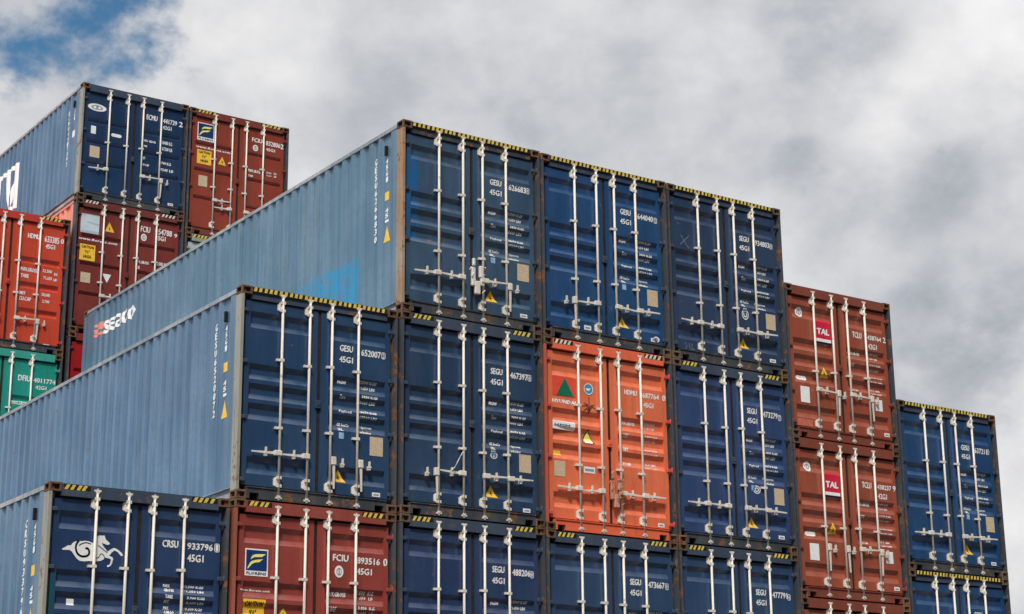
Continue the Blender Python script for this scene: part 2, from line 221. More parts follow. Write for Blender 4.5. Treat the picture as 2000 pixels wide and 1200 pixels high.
COLORS = {
 'white': plain('white_sticker', (238, 238, 238), .45, .4, .08, .2, (.45, .44, .42)), 'pale': plain('pale_blue_sticker', (150, 185, 225), .5, .4, .3),
 'beige': printed('beige_plate', (206, 186, 158), (150, 118, 84), (60, 60, 75), .45), 'silver': printed('silver_plate', (200, 212, 218), (160, 178, 188), (2, 2, 14), .8),
 'yellow': plain('yellow_sticker', (246, 196, 62), .45, .4, .12), 'green': plain('green_mark', (8, 112, 82), .45, .4, .1), 'red': plain('red_mark', (226, 78, 62), .45, .4, .1),
 'blue': plain('blue_mark', (60, 150, 196), .45, .4, .2), 'navy': plain('navy_mark', (20, 52, 108), .45, .4, .1), 'black': plain('black_mark', (22, 22, 22), .5, .3, .1),
 'rose': plain('rose_patch', (196, 108, 88), .55, .3, .15), 'crimson': plain('crimson_mark', (206, 32, 66), .45, .4, .08), 'lemon': plain('lemon_mark', (246, 232, 120), .45, .4, .08),
 'orange': plain('salmon_mark', (226, 140, 124), .5, .3, .15), 'hazy': plain('hazard_yellow', (226, 198, 84), .55, .35, .3, .7, (.13, .09, .05), 24), 'hazw': plain('hazard_cream', (226, 216, 202), .5, .4, .25, .6, (.2, .1, .05), 20),
 'hazb': plain('hazard_black', (30, 27, 24), .6, .3, .3, .3, (.05, .03, .02)), 'grey': plain('grey_mark', (150, 156, 160), .5, .3, .2),
}

# ================================================================== mesh helpers
W_, L_ = 2.438, 12.192
def add_box(bm, x0, x1, y0, y1, z0, z1, mi=0):
    v = [bm.verts.new((x, y, z)) for x in (x0, x1) for y in (y0, y1) for z in (z0, z1)]
    fs = []
    for q in ((0, 1, 3, 2), (4, 6, 7, 5), (0, 4, 5, 1), (2, 3, 7, 6), (0, 2, 6, 4), (1, 5, 7, 3)):
        f = bm.faces.new([v[i] for i in q]); f.material_index = mi; fs.append(f)
    return v, fs
def add_cyl(bm, p0, p1, r0, r1=None, seg=10, cap=True):
    r1 = r0 if r1 is None else r1
    p0, p1 = Vector(p0), Vector(p1); d = (p1 - p0).normalized()
    a = d.orthogonal().normalized(); b = d.cross(a)
    A = [bm.verts.new(p0 + (a * math.cos(t) + b * math.sin(t)) * r0) for t in [2 * math.pi * k / seg for k in range(seg)]]
    B = [bm.verts.new(p1 + (a * math.cos(t) + b * math.sin(t)) * r1) for t in [2 * math.pi * k / seg for k in range(seg)]]
    for k in range(seg):
        f = bm.faces.new((A[k], A[(k + 1) % seg], B[(k + 1) % seg], B[k])); f.smooth = True
    if cap: bm.faces.new(A[::-1]); bm.faces.new(B)
def bevel_all(bm, w, seg=1):
    bmesh.ops.bevel(bm, geom=list(bm.edges), offset=w, segments=seg, affect='EDGES', profile=.6)
def to_mesh(bm, name, mats):
    bmesh.ops.recalc_face_normals(bm, faces=bm.faces)
    me = bpy.data.meshes.new(name); bm.to_mesh(me); bm.free()
    for m in (mats if isinstance(mats, (list, tuple)) else [mats]): me.materials.append(m)
    return me
CACHE = {}
def cached(key, name, mats, build):
    k = (key, tuple(m.name for m in (mats if isinstance(mats, (list, tuple)) else [mats])))
    if k not in CACHE:
        bm = bmesh.new(); build(bm); CACHE[k] = to_mesh(bm, name, mats)
    return CACHE[k]
def part(name, me, parent, loc=(0, 0, 0), rot=None, label=None):
    o = bpy.data.objects.new(name, me); COL.objects.link(o); o.parent = parent; o.location = loc
    if rot: o.rotation_euler = rot
    if label: o['label'] = label
    return o

# ------------------------------------------------------------------ writing
def text_mesh(s, res):
    cu = bpy.data.curves.new('t', 'FONT'); cu.body = s; cu.resolution_u = res
    ob = bpy.data.objects.new('t', cu); COL.objects.link(ob)
    bpy.context.view_layer.update()
    dg = bpy.context.evaluated_depsgraph_get(); me = bpy.data.meshes.new_from_object(ob.evaluated_get(dg))
    bpy.data.objects.remove(ob); bpy.data.curves.remove(cu)
    return me
TXT = {}
def add_text(bm, s, x0, t0, x1, t1, H, mi=0, bold=.1):
    """text filling the rectangle x0..x1, t0..t1 (t = depth below the container's top); painted thick by layered passes 0.5 mm apart"""
    res = 2 if t1 - t0 > .07 else 1
    if (s, res) not in TXT:
        me = text_mesh(s, res); xs = [v.co.x for v in me.vertices]; ys = [v.co.y for v in me.vertices]
        TXT[(s, res)] = (me, min(xs), max(xs), min(ys), max(ys))
    me, ax, bx_, ay, by = TXT[(s, res)]
    w = bold * min(t1 - t0, (x1 - x0) / max(len(s), 1) * 1.3) * .5; wz = w * .75
    x0 += w; x1 -= w; t0 += wz; t1 -= wz
    for k, (dx, dz) in enumerate(((0, 0), (w, wz), (-w, -wz))):
        m = {}
        for v in me.vertices:
            m[v.index] = bm.verts.new((x0 + dx + (v.co.x - ax) / (bx_ - ax) * (x1 - x0), -.0005 * k, H - t1 + dz + (v.co.y - ay) / (by - ay) * (t1 - t0)))
        for p in me.polygons:
            try: f = bm.faces.new([m[i] for i in p.vertices]); f.material_index = mi
            except ValueError: pass
def add_poly(bm, pts, H, mi=0):
    f = bm.faces.new([bm.verts.new((x, 0, H - t)) for x, t in pts]); f.material_index = mi; return f
def add_rect(bm, x0, t0, x1, t1, H, mi=0): return add_poly(bm, [(x0, t0), (x0, t1), (x1, t1), (x1, t0)], H, mi)
def add_disc(bm, x0, t0, x1, t1, H, mi=0, n=24, inner=0):
    cx, cy, rx, ry = (x0 + x1) / 2, (t0 + t1) / 2, (x1 - x0) / 2, (t1 - t0) / 2
    pt = [(cx + rx * math.cos(2 * math.pi * k / n), cy + ry * math.sin(2 * math.pi * k / n)) for k in range(n)]
    if not inner: return add_poly(bm, pt, H, mi)
    q = [(cx + (a - cx) * inner, cy + (b - cy) * inner) for a, b in pt]
    for k in range(n): add_poly(bm, [pt[k], pt[(k + 1) % n], q[(k + 1) % n], q[k]], H, mi)
def add_stroke(bm, pts, w, H, mi=0):
    for k in range(len(pts) - 1):
        (ax, at), (bx_, bt) = pts[k], pts[k + 1]; dx, dt = bx_ - ax, bt - at; l = math.hypot(dx, dt) or 1
        nx, n_t = -dt / l * w / 2, dx / l * w / 2; ex, et = dx / l * w * .3, dt / l * w * .3
        add_poly(bm, [(ax - ex + nx, at - et + n_t), (bx_ + ex + nx, bt + et + n_t), (bx_ + ex - nx, bt + et - n_t), (ax - ex - nx, at - et - n_t)], H, mi)
def smooth(pts, n=4):
    out = []
    for k in range(len(pts) - 1):
        p = [pts[max(k - 1, 0)], pts[k], pts[k + 1], pts[min(k + 2, len(pts) - 1)]]
        for i in range(n):
            t = i / n
            out.append(tuple(.5 * (2 * p[1][j] + (p[2][j] - p[0][j]) * t + (2 * p[0][j] - 5 * p[1][j] + 4 * p[2][j] - p[3][j]) * t * t + (3 * p[1][j] - p[0][j] - 3 * p[2][j] + p[3][j]) * t ** 3) for j in (0, 1)))
    return out + [pts[-1]]

# ================================================================== container anatomy (local: x across the doors, y into the stack, z up from the base)
YD = .055                                    # door skin behind the casting face
DEP = .047
DESIGNS = {   # press troughs of the doors: (top edge, floor start, floor end, lower edge), metres below the container's top
 'five': [(.335, .395, .490, .565), (1.055, 1.11, 1.195, 1.27), (1.325, 1.38, 1.465, 1.54), (1.595, 1.65, 1.74, 1.82), (2.315, 2.375, 2.47, 2.545)],
 'tal': [(.325, .40, .47, .555), (.90, .965, 1.02, 1.10), (1.175, 1.24, 1.295, 1.375), (1.455, 1.52, 1.575, 1.655), (2.03, 2.095, 2.16, 2.25)],
 'low3': [(.735, .79, .83, .865), (1.215, 1.27, 1.30, 1.335), (1.675, 1.73, 1.765, 1.80)],
 'high3': [(.735, .78, .80, .825), (1.345, 1.39, 1.41, 1.437), (1.99, 2.035, 2.055, 2.08)],
 'deep3': [(.92, .985, 1.02, 1.06), (1.45, 1.515, 1.55, 1.59), (2.0, 2.06, 2.10, 2.14)],
}
DX = dict(l0=.100, l1=1.193, la=.17, lb=1.06)
def trough_depth(tr, t):
    for a, b, c, d in tr:
        if a < t < d:
            if t < b: return DEP * (t - a) / (b - a)
            if t > c: return DEP * (d - t) / (d - c)
            return DEP
    return 0.0
def conform(bm, tr, H, eps):
    """cut flat marks along the door's press lines and lay them on the skin"""
    zs = [H - t for q in tr for t in q]
    if not bm.verts: return
    lo, hi = min(v.co.z for v in bm.verts), max(v.co.z for v in bm.verts)
    for z in zs:
        if lo < z < hi:
            bmesh.ops.bisect_plane(bm, geom=list(bm.verts) + list(bm.edges) + list(bm.faces), plane_co=(0, 0, z), plane_no=(0, 0, 1), dist=1e-5)
    for v in bm.verts:
        x = v.co.x if v.co.x < W_ / 2 else W_ - v.co.x
        k = min(max((x - DX['la']) / .006, 0), 1) * min(max((DX['lb'] - x) / .006, 0), 1)
        v.co.y = v.co.y + YD - eps + trough_depth(tr, H - v.co.z) * k
def build_door(bm, H, tr, right):
    t0, t1 = .192, H - .195
    rows = sorted(set([t0, t1] + [t for q in tr for t in q]))
    xs = [DX['l0'], DX['la'], DX['lb'], DX['l1']]
    fx = (lambda x: W_ - x) if right else (lambda x: x)
    grid = {}
    for r, t in enumerate(rows):
        dep = max([DEP if (abs(t - b) < 1e-6 or abs(t - c) < 1e-6) else 0 for a, b, c, d in tr])
        for i, x in enumerate(xs):
            grid[r, i, 0] = bm.verts.new((fx(x), YD, H - t))
            if i in (1, 2): grid[r, i, 1] = grid[r, i, 0] if dep == 0 else bm.verts.new((fx(x), YD + dep, H - t))
    for r in range(len(rows) - 1):
        for i in range(3):
            k = 1 if i == 1 else 0
            q = [grid[r, i, k], grid[r, i + 1, k], grid[r + 1, i + 1, k], grid[r + 1, i, k]]
            bm.faces.new(q)
        for i in (1, 2):       # end walls of the troughs
            q = []
            for v in (grid[r, i, 0], grid[r, i, 1], grid[r + 1, i, 1], grid[r + 1, i, 0]):
                if v not in q: q.append(v)
            if len(q) > 2: bm.faces.new(q)
    n = len(rows) - 1          # returns of the door edge
    for i, j in ((0, 0), (n, n)):
        a = [grid[i, c, 0] for c in range(4)]
        b = [bm.verts.new(v.co + Vector((0, .05, 0))) for v in a]
        for c in range(3): bm.faces.new((a[c], a[c + 1], b[c + 1], b[c]))
    for c in (0, 3):
        a = [grid[r, c, 0] for r in range(len(rows))]; b = [bm.verts.new(v.co + Vector((0, .05, 0))) for v in a]
        for r in range(n): bm.faces.new((a[r], a[r + 1], b[r + 1], b[r]))
def wall_profile():
    """(y, x) outline of a corrugated long side; x is the inset from the outer face"""
    pts = [(.182, .014), (.36, .014), (.408, .048), (.612, .048), (.66, .014), (.7245, .014)]; y = .7245; pitch = .2745
    while y + pitch < L_ - .35:
        pts += [(y + .046, .048), (y + .138, .048), (y + .184, .014), (y + pitch, .014)]; y += pitch
    pts += [(L_ - .182, .014)]
    return pts
WP = wall_profile()
def wall_inset(y):
    for (a, b), (c, d) in zip(WP, WP[1:]):
        if a <= y <= c: return b + (d - b) * (y - a) / max(c - a, 1e-9)
    return .014
def build_wall(bm, H, right):
    z0, z1 = .158, H - .07
    X = (lambda q: W_ - q) if right else (lambda q: q)
    lo = [bm.verts.new((X(i), y, z0)) for y, i in WP]; hi = [bm.verts.new((X(i), y, z1)) for y, i in WP]
    for k in range(len(WP) - 1): bm.faces.new((lo[k], lo[k + 1], hi[k + 1], hi[k]))
def conform_side(bm, eps=.004):
    """marks drawn as (y along the wall, z) are cut at the corrugation bends and laid on the left wall"""
    ys = [a for a, b in WP]; lo, hi = min(v.co.y for v in bm.verts), max(v.co.y for v in bm.verts)
    for y in ys:
        if lo < y < hi: bmesh.ops.bisect_plane(bm, geom=list(bm.verts) + list(bm.edges) + list(bm.faces), plane_co=(0, y, 0), plane_no=(0, 1, 0), dist=1e-5)
    for v in bm.verts: v.co.x = wall_inset(v.co.y) - eps + v.co.x
def casting(bm, sx, sy):
    """corner casting, its outer faces looking to sx (x) and sy (y); apertures sunk into front and side"""
    v, fs = add_box(bm, 0, .162, 0, .178, 0, .118)
    bmesh.ops.recalc_face_normals(bm, faces=bm.faces); bevel_all(bm, .006)
    for ax, sg in ((0, sx), (1, sy)):
        bm.normal_update(); f = max(bm.faces, key=lambda f: f.calc_area() if f.normal[ax] * sg > .9 else 0)
        r = bmesh.ops.inset_individual(bm, faces=[f], thickness=.029, depth=0)
        r = bmesh.ops.extrude_face_region(bm, geom=[f]); vs = [e for e in r['geom'] if isinstance(e, bmesh.types.BMVert)]
        bmesh.ops.delete(bm, geom=[f], context='FACES_ONLY')
        d = [0, 0, 0]; d[ax] = -sg * .075
        bmesh.ops.translate(bm, verts=vs, vec=d)
        bm.faces.ensure_lookup_table()

def build_bar(bm, H, cam=True):
    add_cyl(bm, (0, 0, .085), (0, 0, H - .10), .0185, seg=12)
    for z, s in ((H - .10, 1), (.085, -1)):         # cam heads hooked into header and sill
        add_box(bm, -.024, .024, -.016, .028, min(z, z + s * .03), max(z, z + s * .03))
        add_box(bm, -.046, .046, -.010, .035, min(z + s * .02, z + s * .044), max(z + s * .02, z + s * .044))
        add_box(bm, -.014, .014, -.006, .03, min(z + s * .044, z + s * .06), max(z + s * .044, z + s * .06))
def build_bracket(bm, big):
    if big:
        add_box(bm, -.050, .032, .000, .036, -.062, .062); bevel_all(bm, .008)
        add_box(bm, -.064, -.048, .02, .038, -.045, .045)
        add_box(bm, -.034, .034, -.029, .002, -.075, -.035); add_box(bm, -.034, .034, -.029, .002, .035, .075)
    else:
        add_box(bm, -.072, .030, -.004, .03, -.016, .016); add_box(bm, -.028, .030, -.026, -.003, -.019, .019)
def build_handle(bm):
    """lever reaching in +x from its hub"""
    add_box(bm, -.036, .075, -.034, .026, -.036, .034); bevel_all(bm, .007)
    v, _ = add_box(bm, .07, .40, -.022, -.006, -.018, .018)
    for q in v:
        if q.co.x > .3: q.co.z = q.co.z * .55
def build_catch(bm):
    add_box(bm, -.018, .018, -.03, .03, -.062, .000); bevel_all(bm, .004)
    add_box(bm, -.009, .009, -.034, .0, .0, .062); add_box(bm, -.024, .024, -.036, -.026, -.03, -.012)
def build_hinge(bm):
    add_box(bm, -.055, .055, -.014, .012, -.026, .026); bevel_all(bm, .006)
    add_cyl(bm, (-.042, -.008, -.05), (-.042, -.008, .05), .015, seg=8)

def add_stripes(bm, x0, x1, z0, z1, n, mi_a, mi_b, lean, y):
    """hazard tape: n bright blocks between dark ones, each leaning by lean"""
    p = (x1 - x0) / n
    for k in range(n):
        a = x0 + k * p; j = random.uniform(-.1, .1) * p
        q = [(a + j, z0), (a + p * .56 + j, z0), (min(a + p * .56 + lean + j, x1 + lean), z1), (a + lean + j, z1)]
        f = bm.faces.new([bm.verts.new((x, y, z)) for x, z in q]); f.material_index = mi_a
    f = bm.faces.new([bm.verts.new((x, y + .0015, z)) for x, z in ((x0 - .01, z0), (x1 + lean, z0), (x1 + lean, z1), (x0 - .01, z1))]); f.material_index = mi_b
def header_bm(bm, H, style):
    if style == 'full':      # raised lip carrying the tape, recessed face below
        add_box(bm, .163, W_ - .163, .004, .10, H - .078, H - .010)
        add_box(bm, .163, W_ - .163, .030, .10, H - .172, H - .0785)
        add_stripes(bm, .18, W_ - .20, H - .072, H - .014, 27, 1, 2, .012, .0015)
    else:
        add_box(bm, .163, W_ - .163, .006, .10, H - .165, H - .012)
        if style in ('ends', 'endsw'):
            add_stripes(bm, .195, .50, H - .085, H - .022, 4, 1, 2, .035, .003)
            add_stripes(bm, W_ - .53, W_ - .215, H - .085, H - .022, 4, 1, 2, .035, .003)
        elif style == 'right':
            add_stripes(bm, W_ - .62, W_ - .20, H - .085, H - .022, 5, 1, 2, .035, .003)
        elif style == 'fullend':
            add_stripes(bm, .19, .62, H - .085, H - .022, 5, 1, 2, .035, .003); add_stripes(bm, W_ - .70, W_ - .20, H - .085, H - .022, 5, 1, 2, .035, .003)
def sill_bm(bm):
    add_box(bm, .163, W_ - .163, .012, .10, .092, .172)
    add_box(bm, .163, .205, .012, .10, .014, .0918); add_box(bm, W_ - .205, W_ - .163, .012, .10, .014, .0918)
    add_box(bm, .345, W_ - .345, .012, .10, .014, .0918)
    add_box(bm, .163, W_ - .163, -.004, .0115, .158, .172)       # drip lip
def post_bm(bm, H, sx):
    X = (lambda x: x) if sx < 0 else (lambda x: W_ - x)
    for a, b, c, d in ((.005, .046, .005, .176), (.0465, .115, .110, .172)):
        add_box(bm, min(X(a), X(b)), max(X(a), X(b)), c, d, .1185, H - .1185)
def rail_top_bm(bm, H, sx):
    X = (lambda x: x) if sx < 0 else (lambda x: W_ - x)
    add_box(bm, min(X(.006), X(.07)), max(X(.006), X(.07)), .1785, L_ - .1785, H - .080, H - .024)
def rail_bot_bm(bm, sx):
    X = (lambda x: x) if sx < 0 else (lambda x: W_ - x)
    bx = lambda a, b, z0, z1: add_box(bm, min(X(a), X(b)), max(X(a), X(b)), .1785, L_ - .1785, z0, z1)
    bx(.060, .07, .02, .17); bx(.012, .0595, .0205, .028); bx(.010, .022, .0285, .088); bx(.012, .0595, .160, .168)
def roof_bm(bm, H):
    pts = []; y = .18
    while y < L_ - .3:
        pts += [(y, H - .03), (y + .09, H - .03), (y + .105, H - .046), (y + .195, H - .046)]; y += .21
    pts.append((L_ - .18, H - .03))
    a = [bm.verts.new((.0705, y, z)) for y, z in pts]; b = [bm.verts.new((W_ - .0705, y, z)) for y, z in pts]
    for k in range(len(pts) - 1): bm.faces.new((a[k], a[k + 1], b[k + 1], b[k]))
def end_bm(bm, H):
    pts = []; x = .12
    while x < W_ - .30:
        pts += [(x, L_ - .02), (x + .11, L_ - .02), (x + .15, L_ - .06), (x + .24, L_ - .06)]; x += .28
    pts.append((W_ - .12, L_ - .02))
    a = [bm.verts.new((x, y, .1185)) for x, y in pts]; b = [bm.verts.new((x, y, H - .1185)) for x, y in pts]
    for k in range(len(pts) - 1): bm.faces.new((a[k], a[k + 1], b[k + 1], b[k]))
    add_box(bm, .163, W_ - .163, L_ - .09, L_ - .008, .014, .1183); add_box(bm, .163, W_ - .163, L_ - .09, L_ - .008, H - .1183, H - .012)
    for s in (0, 1):
        x0, x1 = ((.006, .119), (W_ - .119, W_ - .006))[s]
        add_box(bm, x0, x1, L_ - .176, L_ - .006, .119, H - .119)

# ------------------------------------------------------------------ marks on the doors
def marks(entries, H, sub):
    """door writing and stickers -> {(kind, right-hand door): [(bmesh, materials, part name, lift)]}"""
    out = {}
    def slot(key, mats, name, lift, right):
        k = (key, right)
        if k not in out: out[k] = [bmesh.new(), mats, name, lift]
        return out[k][0]
    cnt = 0
    for e in entries:
        kind, lab, n = e[0], e[1], e[2:]
        if kind in 'TB' and n[2] > 2.328: n = (n[0] - (n[2] - 2.328),) + tuple(n[1:2]) + (2.328, n[3])
        if lab.startswith('www'): n = (n[0], max(n[1], .832), n[2], max(n[1], .832) + .055) if n[1] < 1 else n
        right = n[0] > W_ / 2; cnt += 1
        for a, b in sub.items(): lab = lab.replace(a, b)
        if kind in 'TB' and not lab: continue
        if kind == 'T':
            add_text(slot(*(('text', [M_WHITE], 'code_lettering') if n[3] - n[1] > .065 else ('small', [M_WHITE], 'data_lettering')), .003, right), lab, *n, H, bold=.11 if n[3] - n[1] > .07 else .16)
        elif kind == 'B':
            bm = slot('text', [M_WHITE], 'code_lettering', .003, right); x0, t0, x1, t1 = n; w = .010
            add_text(bm, lab, x0 + .018, t0 + .014, x1 - .018, t1 - .014, H)
            for r in ((x0, t0, x1, t0 + w), (x0, t1 - w, x1, t1), (x0, t0, x0 + w, t1), (x1 - w, t0, x1, t1)): add_rect(bm, *r, H)
        elif kind == 'N':
            add_text(slot(('n', cnt), [COLORS['navy']], 'lettering', .008, right), lab, *n, H, bold=.10)
        elif kind == 'R':
            nm = {'beige': 'data_plate', 'red': 'logo', 'rose': 'paint_patch', 'yellow': 'label_plate'}.get(lab, 'label_plate')
            add_rect(slot(('r', cnt), [COLORS[lab]], nm, .004, right), *n, H)
            if lab == 'white' and n[2] - n[0] > .12 and n[3] - n[1] < .12:
                add_rect(slot(('rt', cnt), [COLORS['grey']], 'lettering', .007, right), n[0] + .02, (n[1] * 2 + n[3]) / 3, n[2] - .02, (n[1] + n[3] * 2) / 3, H)
        elif kind == 'O':
            x0, t0, x1, t1 = n; c = (t1 - t0) * .35; bm = slot(('o', cnt), [COLORS['white']], 'label_plate', .004, right)
            add_poly(bm, [(x0 + c, t0), (x0, t0 + c), (x0, t1 - c), (x0 + c, t1), (x1 - c, t1), (x1, t1 - c), (x1, t0 + c), (x1 - c, t0)], H)
        elif kind == 'C':
            if lab == 'ring':
                bm = slot(('c', cnt), [M_WHITE], 'logo', .004, right); add_disc(bm, *n, H, inner=.78)
                x0, t0, x1, t1 = n; cx, cy, rx, ry = (x0 + x1) / 2, (t0 + t1) / 2, (x1 - x0) / 2, (t1 - t0) / 2
                add_disc(bm, cx - rx * .55, cy - ry * .55, cx + rx * .55, cy + ry * .55, H, inner=.55)
            else:
                bm = slot(('c', cnt), [COLORS[lab], COLORS['grey' if lab == 'white' else 'white']], 'logo', .004, right); add_disc(bm, *n, H)
                x0, t0, x1, t1 = n; cx, cy, rx, ry = (x0 + x1) / 2, (t0 + t1) / 2, (x1 - x0) / 2, (t1 - t0) / 2
                b2 = slot(('c2', cnt), [COLORS['grey'] if lab == 'white' else COLORS['white']], 'logo', .007, right)
                if lab == 'white': add_disc(b2, cx - rx * .62, cy - ry * .62, cx + rx * .62, cy + ry * .62, H, inner=.72); add_rect(b2, cx - rx * .12, cy - ry * .42, cx + rx * .12, cy + ry * .42, H)
                else: add_disc(b2, *n, H, inner=.86); add_poly(b2, [(cx - rx * .6, cy - ry * .1), (cx - rx * .5, cy + ry * .25), (cx + rx * .1, cy + ry * .3), (cx + rx * .55, cy - ry * .2), (cx + rx * .1, cy - ry * .1)], H)
        elif kind in 'YZ':
            (ax, at), (bx_, bt), (cx, ct) = (n[0], n[1]), (n[2], n[3]), (n[4], n[5])
            bm = slot(('y', cnt), [COLORS['black' if lab == 'blackedge' else lab]], 'logo' if lab == 'green' else 'warning_label', .0075 if lab == 'green' else .004, right); add_poly(bm, [(ax, at), (bx_, bt), (cx, ct)], H)
            mx, mt = (ax + bx_ + cx) / 3, (at + bt + ct) / 3; sh = lambda f: [(mx + (x - mx) * f, mt + (t - mt) * f) for x, t in ((ax, at), (bx_, bt), (cx, ct))]
            if lab == 'blackedge':
                add_poly(slot(('y2', cnt), [COLORS['lemon']], 'warning_label', .007, right), sh(.8), H)
                add_rect(slot(('y3', cnt), [COLORS['white']], 'warning_label', .0095, right), mx - .075, mt + .042, mx + .075, mt + .078, H)
            elif lab == 'yellow':
                d = math.copysign(1, bt - at)
                add_stroke(slot(('y2', cnt), [COLORS['black']], 'warning_label', .007, right), [(mx - .008, mt - .035 * d), (mx + .012, mt - .002 * d), (mx - .01, mt), (mx + .01, mt + .03 * d)], .011, H)
        elif kind == 'K':
            x0, t0, x1, t1 = n; add_rect(slot(('k', cnt), [COLORS['yellow']], 'warning_sign', .004, right), *n, H)
            bm = slot(('k2', cnt), [COLORS['black']], 'warning_sign', .007, right); w, h = x1 - x0, t1 - t0
            add_text(bm, 'CAUTION', x0 + w * .10, t0 + h * .07, x1 - w * .10, t0 + h * .25, H); add_text(bm, "9'6\"", x0 + w * .34, t0 + h * .36, x1 - w * .36, t0 + h * .56, H); add_text(bm, 'HIGH', x0 + w * .25, t0 + h * .66, x1 - w * .25, t0 + h * .86, H)
        elif kind == 'L' and lab == 'florens':
            x0, t0, x1, t1 = n; w, h = x1 - x0, t1 - t0; P = lambda u, v: (x0 + u * w, t0 + v * h)
            add_rect(slot(('l', cnt), [COLORS['white']], 'logo', .004, right), *n, H)
            add_rect(slot(('l2', cnt), [COLORS['navy']], 'logo', .0065, right), *P(.05, .05), *P(.95, .80), H)
            bm = slot(('l3', cnt), [COLORS['lemon']], 'logo', .009, right)
            add_poly(bm, smooth([P(.24, .40), P(.30, .27), P(.46, .20), P(.90, .17)], 4) + smooth([P(.72, .285), P(.52, .30), P(.38, .32), P(.24, .40)], 3)[:-1], H)
            add_poly(bm, smooth([P(.10, .74), P(.20, .55), P(.34, .44), P(.78, .36)], 4) + smooth([P(.62, .48), P(.40, .52), P(.27, .60), P(.14, .74)], 3), H)
            add_text(slot(('l4', cnt), [COLORS['navy']], 'lettering', .0065, right), 'FLORENS', *P(.07, .85), *P(.93, .95), H)
        elif kind == 'L' and lab == 'tal':
            x0, t0, x1, t1 = n; w, h = x1 - x0, t1 - t0
            add_rect(slot(('l', cnt), [COLORS['crimson']], 'logo', .004, right), x0, t0, x1, t0 + h * .80, H)
            add_rect(slot(('l2', cnt), [COLORS['white']], 'logo', .0042, right), x0, t0 + h * .80, x1, t0 + h * .93, H)
            add_rect(slot(('l3', cnt), [COLORS['navy']], 'logo', .0042, right), x0, t0 + h * .93, x1, t1, H)
            add_text(slot(('l4', cnt), [COLORS['white']], 'lettering', .0075, right), 'TAL', x0 + w * .04, t0 + h * .36, x1 - w * .1, t0 + h * .63, H, bold=.16)
        elif kind == 'HORSE':
            add_poly(slot('horse', [M_WHITE], 'logo', .004, False), HORSE['sil'], H)
            bm = slot('horse2', [sub['paint']], 'logo', .0065, False)
            add_stroke(bm, smooth(HORSE['s1'], 4), .024, H); add_stroke(bm, smooth(HORSE['s2'], 4), .012, H); add_stroke(bm, HORSE['s3'], .011, H); add_stroke(bm, smooth(HORSE['s4'], 3), .009, H)
        elif kind == 'STAIN':
            add_stroke(slot('stain', [paint('brown_stain', (128, 62, 40), rust=.5)], 'stain', .004, right), list(zip(n[0::2], n[1::2])), .016, H)
        elif kind == 'SCRATCH':
            add_stroke(slot('scr', [COLORS['grey']], 'scratch', .004, right), list(zip(n[0::2], n[1::2])), .007, H)
    return out

